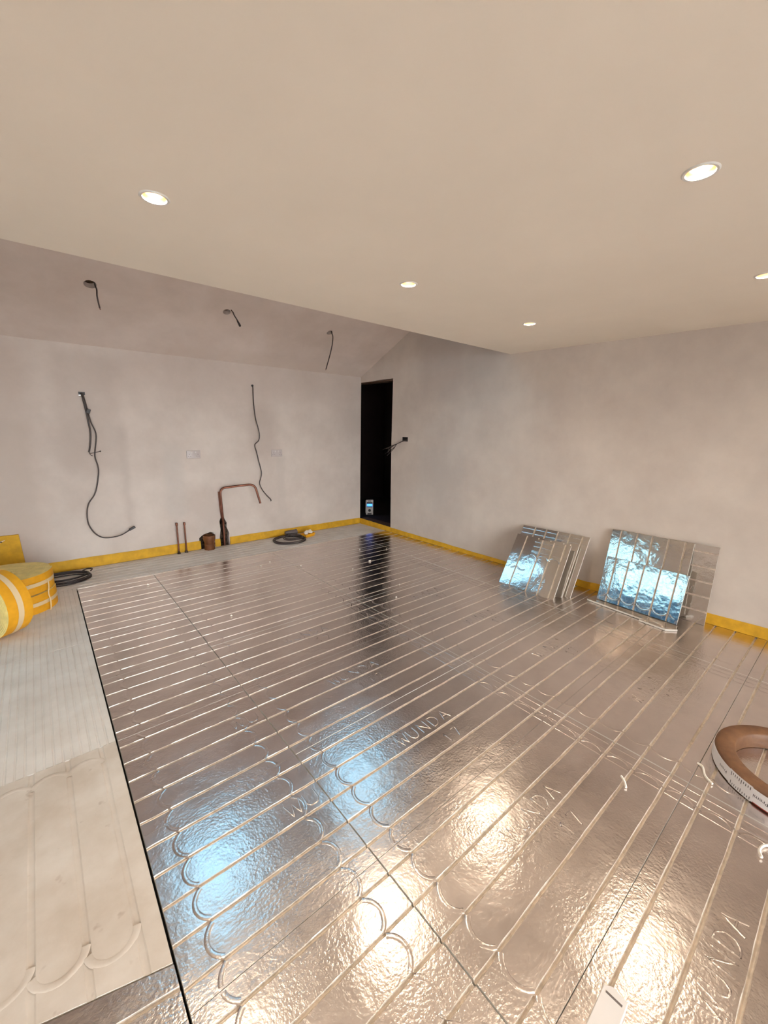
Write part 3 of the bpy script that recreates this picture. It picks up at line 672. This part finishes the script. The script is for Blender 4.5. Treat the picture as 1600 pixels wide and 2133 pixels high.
# ------------------------------------------------------------------ yellow foam rolls
def roll(name, c, R, r_in, h, label, T, group, tape_h=.028, m_edge=None):
    t = tag(empty(name, c), label, 'foam roll', group)
    bm = bmesh.new(); turns = int((R-r_in)/.0106); n = 36
    # spiral winding, real layers
    rings = []
    for k in range(turns*n+1):
        a = 2*PI*k/n; rr = r_in+(R-r_in-.0)*k/(turns*n)
        dz = .002*math.sin(a*3+rr*80)
        cs, sn = math.cos(a), math.sin(a)
        rings.append([bm.verts.new(T @ Vector((q*cs, q*sn, z))) for q, z in ((rr-.0104, .001), (rr, 0), (rr, h+dz), (rr-.005, h+.0014+dz), (rr-.0104, h+dz))])
    for A, B in zip(rings, rings[1:]):
        for j in range(5): bm.faces.new((A[j], B[j], B[(j+1) % 5], A[(j+1) % 5]))
    bm.faces.new(rings[0]); bm.faces.new(rings[-1][::-1]); bmesh.ops.recalc_face_normals(bm, faces=bm.faces)
    o = obj('winding', bm, M_YELL2, t)
    o.data.materials.append(M_YELL3)
    for f in o.data.polygons:
        if f.index >= len(o.data.polygons)-5*n-2 and f.index % 5 == 1: f.material_index = 1
    smooth(o, 40)
    bm = bmesh.new(); lathe(bm, [(R+.0006, h*.5-tape_h/2), (R+.0018, h*.5-tape_h/2), (R+.0018, h*.5+tape_h/2), (R+.0006, h*.5+tape_h/2)], 48, T, close=True); bmesh.ops.recalc_face_normals(bm, faces=bm.faces)
    smooth(obj('tape_band', bm, M_TAPE, t), 40)
    return t
I4 = Matrix.Identity(4)
roll('foam_roll', (-.27, 4.055, 0), .262, .02, .143, 'yellow foam roll lying flat at the bottom of the stack', I4, 'yellow foam rolls')
tr = roll('foam_roll', (-.272, 4.057, .1505), .258, .02, .14, 'yellow foam roll lying flat on top of another roll, spiral end up', I4, 'yellow foam rolls')
bm = bmesh.new(); rb = [(-.052, 3.868, .235), (-.05, 3.862, .19), (-.058, 3.856, .13), (-.052, 3.846, .08), (-.055, 3.832, .03), (-.06, 3.82, .008)]
tube(bm, catmull(rb, 4), .004, 6); o = obj('loose_film', bm, M_TAPE, tr); o.matrix_parent_inverse = Matrix.Translation((.272, -4.032, -.1505))
AX = Vector((.8, .6, 0))
TB = Matrix.Translation((0, 0, .222)) @ Matrix.Rotation(math.atan2(AX.y, AX.x), 4, 'Z') @ Matrix.Rotation(PI/2, 4, 'Y') @ Matrix.Translation((0, 0, -.075))
roll('foam_roll', (-.33, 3.58, 0), .22, .150, .15, 'yellow foam roll standing on its edge in front of the flat stack', TB, 'yellow foam rolls', .034)
t = tag(empty('foam_sheet', (-.45, YB-.03, 0)), 'yellow foam sheet propped upright against the wall behind the rolls', 'foam sheet')
bm = bmesh.new(); vs = box(bm, -.32, .235, -.006, .012, .001, .415)
for v in vs:
    if v.co.x > 0 and v.co.z < .1: v.co.x += .022
    if v.co.z > .3: v.co.y += .012
bevel(bm, .002, 1); obj('sheet', bm, M_YELL, t)
bm = bmesh.new(); 
for v in [bm.verts.new(p) for p in ((.085, -.0012, .350), (.115, -.0008, .362), (.142, -.0004, .380), (.112, -.0008, .372))]: pass
bm.verts.ensure_lookup_table(); f = bm.faces.new(bm.verts); ex = bmesh.ops.extrude_face_region(bm, geom=[f]); bmesh.ops.translate(bm, verts=[v for v in ex['geom'] if isinstance(v, bmesh.types.BMVert)], vec=(0, -.004, 0)); bmesh.ops.recalc_face_normals(bm, faces=bm.faces)
obj('sticker', bm, M_LABEL, t)
bm = bmesh.new(); bmesh.ops.create_icosphere(bm, subdivisions=1, radius=.008, matrix=Matrix.Translation((.113, -.006, .366)) @ Matrix.Diagonal((1.2, .25, .7, 1))); obj('sticker_mark', bm, M_INK, t)

# ------------------------------------------------------------------ foil offcuts leaning on the right wall
FM2 = [M_FOIL2, M_GROOVE, M_EPS]
def lean(label, B1, B2, length, tilt, vert, grooves, seed, z0=.001, thick=.016, arcsL=False, arcsR=False, crossR=False, text=None, name='foil_offcut', xl=.075, xr=.083):
    """B1 far bottom corner, B2 near bottom corner of the front face (xy)"""
    B1 = Vector((*B1, z0)); B2 = Vector((*B2, z0)); al = (B2-B1); W_ = al.length; al.normalize()
    back = Vector((-al.y, al.x, 0)); back = back if back.x > 0 else -back
    up_ = (Vector((0, 0, 1))*math.cos(tilt)+back*math.sin(tilt)).normalized()
    if vert: X_, Y_, O = up_, -al, B2; w, d = length, W_
    else: X_, Y_, O = al, up_, B1; w, d = W_, length
    Z_ = X_.cross(Y_)
    me = panel_mesh(name, w, d, grooves, FM2, depth=.011, half=.0065, nx=14, seed=seed, thick=thick, jit=.0006, wav=.0009)
    o = obj(name, me, None); Mx = Matrix((X_, Y_, Z_)).transposed().to_4x4(); Mx.translation = O; o.matrix_world = Mx
    tag(o, label, 'foil board', 'foil board offcuts leaning on the wall')
    if arcsL or arcsR or crossR or text: add_features(o, w, d, grooves, ARC2, M_FOIL2, left=arcsL, right=arcsR, cross=crossR, text=text, xl=xl, xr=xr)
    return o
TW2 = letters('WUNDA', .05, .055, M_FOIL2)
dg = math.radians
lean('dull foil board standing rearmost of the right stack, flat to the wall', (3.690, 1.30), (3.712, .617), .602, dg(5.0), False, [.10+.112*k for k in range(5)], 61, text=(TW2, None, .33, .235))
lean('tall foil board with long vertical grooves, middle of the right stack', (3.570, 1.338), (3.590, .762), .598, dg(14.3), True, [.055, .165, .275, .385, .505], 62, z0=.0215, arcsL=True)
lean('shorter foil board with rounded groove ends, front of the right stack', (3.530, 1.330), (3.505, .742), .375, dg(16), True, [.07, .185, .30, .415, .515], 63, z0=.0215, arcsL=True, xl=.03)
lean('foil board with a grid of grooves, rearmost of the left stack', (3.352, 2.13), (3.400, 1.497), .580, dg(33), True, [.06+.112*k for k in range(5)], 64, crossR=True)
lean('thin foil board between the grid board and the front boards of the left stack', (3.312, 1.93), (3.345, 1.545), .50, dg(34.3), True, [.07, .185, .30], 65)
lean('foil board with rounded groove ends, leftmost of the left stack', (3.235, 2.105), (3.279, 1.66), .52, dg(36), True, [.115, .23, .345], 66, arcsL=True, xl=.17)
lean('foil board with grooves and cross bars, front of the left stack', (3.200, 1.885), (3.239, 1.565), .52, dg(36.2), True, [.045, .145, .25], 67, arcsR=True, crossR=True, xr=.16)
def flat_cut(label, pts, z, thick):
    bm = bmesh.new(); lo = [bm.verts.new((*p, z)) for p in pts]; hi = [bm.verts.new((*p, z+thick)) for p in pts]; n = len(pts)
    bm.faces.new(lo[::-1]); f = bm.faces.new(hi)
    for i in range(n): bm.faces.new((lo[i], lo[(i+1) % n], hi[(i+1) % n], hi[i]))
    bmesh.ops.recalc_face_normals(bm, faces=bm.faces); o = obj('foil_offcut', bm, M_EPS); o.data.materials.append(M_FOIL2)
    for p_ in o.data.polygons:
        if abs(p_.normal.z) > .9: p_.material_index = 1
    return tag(o, label, 'foil board', 'foil board offcuts leaning on the wall')
flat_cut('long flat foil strip with a white edge under the right stack', [(3.475, 1.385), (3.425, .93), (3.60, .90), (3.63, 1.37)], .001, .0135)
flat_cut('small flat foil flap jutting forward under the right stack', [(3.395, .955), (3.375, .775), (3.435, .715), (3.60, .75), (3.59, .897), (3.42, .928)], .001, .0135)

# ------------------------------------------------------------------ wiring box on the right wall
bx, by, bz = RX(3.935), 3.935, 1.279
t = tag(empty('wiring_box', (bx, by, bz)), 'black recessed wiring box with loose wires beside the doorway', 'wiring box')
bm = bmesh.new(); xx = .05
for q in ((.0, xx, -.05, .05, -.0285, -.0255), (.0, xx, -.05, .05, .0255, .0285), (.0, xx, -.05, -.047, -.0255, .0255), (.0, xx, .047, .05, -.0255, .0255), (xx-.004, xx, -.047, .047, -.0255, .0255)): box(bm, *q)
obj('back_box', bm, M_BLACK, t)
for k in range(6):
    a = k/5
    pts = [(.04, -.03+.05*a, -.005), (-.02, -.02+.03*a, -.018), (-.06-.02*a, .05+.02*a, -.05-.015*a), (-.09-.05*math.sin(a*5), .13+.03*a, -.09-.03*a), (-.13-.03*math.sin(a*7), .215+.05*math.sin(k*2.1), -.13-.085*a)]
    cable('wire', pts, .0042, M_CABLE2 if k % 3 else M_CABLE, t, n=5, seg=6)

# ------------------------------------------------------------------ radio in the doorway
t = tag(empty('site_radio', (3.985, 5.075, .05)), 'small white radio with a lit blue screen on the dark hallway floor', 'radio')
t.rotation_euler = (0, 0, math.radians(-38))
bm = bmesh.new(); box(bm, -.055, .055, -.035, .035, .0, .245); bevel(bm, .012, 2); smooth(obj('body', bm, M_BLACK, t), 40)
bm = bmesh.new(); box(bm, -.058, .058, -.046, -.034, .002, .243); bevel(bm, .006, 2); o = smooth(obj('front_shell', bm, M_WHITE, t), 40)
bm = bmesh.new(); box(bm, -.044, .044, -.0485, -.045, .125, .205); obj('display_window', bm, M_BLACK, t)
bm = bmesh.new(); box(bm, -.042, .042, -.050, -.048, .140, .178); obj('screen', bm, M_SCREEN, t)
bm = bmesh.new(); lathe(bm, [(.0005, .005), (.019, .005), (.0225, .0), (.0225, -.003)], 20, Matrix.Translation((0, -.047, .072)) @ Matrix.Rotation(PI/2, 4, 'X')); bmesh.ops.recalc_face_normals(bm, faces=bm.faces); obj('dial', bm, M_BLACK, t)
for z, ww, hh in ((.225, .026, .005), (.018, .032, .008)):
    bm = bmesh.new(); box(bm, -ww, ww, -.0475, -.045, z-hh, z+hh); obj('grille_slot', bm, M_BLACK, t)
bm = bmesh.new(); box(bm, -.066, -.061, -.04, .03, .03, .225); bevel(bm, .002, 1); obj('side_handle', bm, M_WHITE, t)

# ------------------------------------------------------------------ tape ring at the right edge
cx, cy, RO, RI, HT = 2.252, -.02, .277, .205, .07
t = tag(empty('tape_ring', (cx, cy, 0)), 'large brown paper ring with a white printed label around its side', 'tape roll')
bm = bmesh.new(); lathe(bm, [(RI, .001), (RI-.001, .02), (RI, HT-.006), (RI+.006, HT), (RO-.01, HT), (RO-.002, HT-.007), (RO, HT*.5), (RO-.002, .001)], 96, close=True); bmesh.ops.recalc_face_normals(bm, faces=bm.faces)
smooth(obj('ring', bm, M_KRAFT, t), 50)
def cyl_patch(name, a0, a1, z0, z1, r, m, n=24, th=.0008):
    bm = bmesh.new(); R_ = []
    for k in range(n+1):
        a = a0+(a1-a0)*k/n; R_.append([bm.verts.new((q*math.cos(a), q*math.sin(a), z)) for q, z in ((r, z0), (r+th, z0), (r+th, z1), (r, z1))])
    for A, B in zip(R_, R_[1:]):
        for j in range(4): bm.faces.new((A[j], A[(j+1) % 4], B[(j+1) % 4], B[j]))
    bm.faces.new(R_[0]); bm.faces.new(R_[-1][::-1]); bmesh.ops.recalc_face_normals(bm, faces=bm.faces)
    return smooth(obj(name, bm, m, t), 40)
cyl_patch('label_band', dg(95), dg(215), .004, HT-.006, RO+.001, M_LABEL, 48)
st = cyl_patch('sticker', dg(138), dg(157), .003, HT-.001, RO+.003, M_LABEL, 12)
bm = bmesh.new()
def bar(a0, a1, z0, z1, r=RO+.0042):
    vs = [bm.verts.new((r*math.cos(a), r*math.sin(a), z)) for a, z in ((a0, z0), (a1, z0), (a1, z1), (a0, z1))]; bm.faces.new(vs)
rnd = random.Random(4)
for k in range(10):
    a = 139.5+k*1.75; L_ = (.018, .010, .012, .010, .014)[k % 5]
    bar(dg(a), dg(a+.5), HT-.008-L_, HT-.008); bar(dg(a+.5), dg(a+.95), .008, .008+L_*.9)
o = obj('ruler_marks', bm, M_INK, st)
def curved_text(s, a_start, z, size, m, flip):
    cu = bpy.data.curves.new('t', 'FONT'); cu.body = s; cu.size = size; cu.resolution_u = 2
    to = bpy.data.objects.new('t', cu); C.objects.link(to); bpy.context.view_layer.update()
    me = bpy.data.meshes.new_from_object(to.evaluated_get(bpy.context.evaluated_depsgraph_get())); bpy.data.objects.remove(to)
    r = RO+.0022
    for v in me.vertices:
        x, y = v.co.x, v.co.y
        # seen from outside, increasing angle runs to the right; upside-down text runs leftwards
        a = a_start + (-x/r if flip else x/r); zz = z - y if flip else z + y
        v.co = (r*math.cos(a), r*math.sin(a), zz)
    me.materials.clear(); me.materials.append(m); o = bpy.data.objects.new('lettering', me); link(o, t); return o
curved_text('Premi', dg(168), .042, .0215, M_INK, True)
cyl_patch('colour_line', dg(158), dg(215), .004, .008, RO+.0016, M_VIOLET, 20)
t2 = curved_text('Premi', dg(135), .04, .02, M_INK, True)

# ------------------------------------------------------------------ white offcut in the foreground
t = tag(empty('plastic_offcut', (.85, .19, 0), math.radians(2)), 'white plastic offcut lying on the foil at the bottom edge', 'offcut')
bm = bmesh.new(); vs = [bm.verts.new(p) for p in ((-.25, -.030, .001), (.125, -.026, .001), (.13, .012, .001), (.118, .030, .001), (-.25, .030, .001))]
f = bm.faces.new(vs); ex = bmesh.ops.extrude_face_region(bm, geom=[f]); bmesh.ops.translate(bm, verts=[v for v in ex['geom'] if isinstance(v, bmesh.types.BMVert)], vec=(0, 0, .016)); bmesh.ops.recalc_face_normals(bm, faces=bm.faces); bevel(bm, .002, 2)
obj('profile', bm, M_WHITE, t)
bm = bmesh.new(); box(bm, .104, .109, -.018, .02, .0171, .0178); obj('score_mark', bm, M_GREY, t)

# ------------------------------------------------------------------ crumbs and shavings on the foil
crumbs = [(.62, 3.98), (1.62, 3.86), (1.75, 3.92), (2.32, 3.22), (2.62, 3.32), (2.42, 2.62), (2.78, 3.72), (1.95, 3.62), (3.05, 3.55), (2.2, 2.42), (.98, 2.92)]
for k, (x, y) in enumerate(crumbs):
    bm = bmesh.new(); bmesh.ops.create_icosphere(bm, subdivisions=1, radius=random.uniform(.008, .016))
    for v in bm.verts: v.co *= random.uniform(.6, 1.2); v.co.z *= .6
    o = obj('polystyrene_crumb', bm, M_CRUMB, None, (x, y, .0065)); tag(o, 'tiny white polystyrene crumb on the far part of the foil floor', 'crumb', 'crumbs on the foil floor')
def shaving(pts, label):
    bm = bmesh.new(); tube(bm, catmull(pts, 5), .0045, 6); bmesh.ops.recalc_face_normals(bm, faces=bm.faces); o = smooth(obj('polystyrene_shaving', bm, M_CRUMB), 60); tag(o, label, 'shaving', 'curled shavings on the foil floor')
shaving([(1.735, .020, .006), (1.76, .03, .008), (1.80, .02, .007), (1.83, -.012, .006)], 'pale curled shaving on the foil below the brown ring')
shaving([(2.06, .275, .006), (2.05, .255, .007), (2.00, .235, .007), (1.975, .205, .006)], 'pale curled shaving lying just left of the brown ring')
shaving([(1.72, .46, .006), (1.70, .44, .007), (1.675, .425, .006)], 'short pale shaving on the foil in the middle of the right foreground')
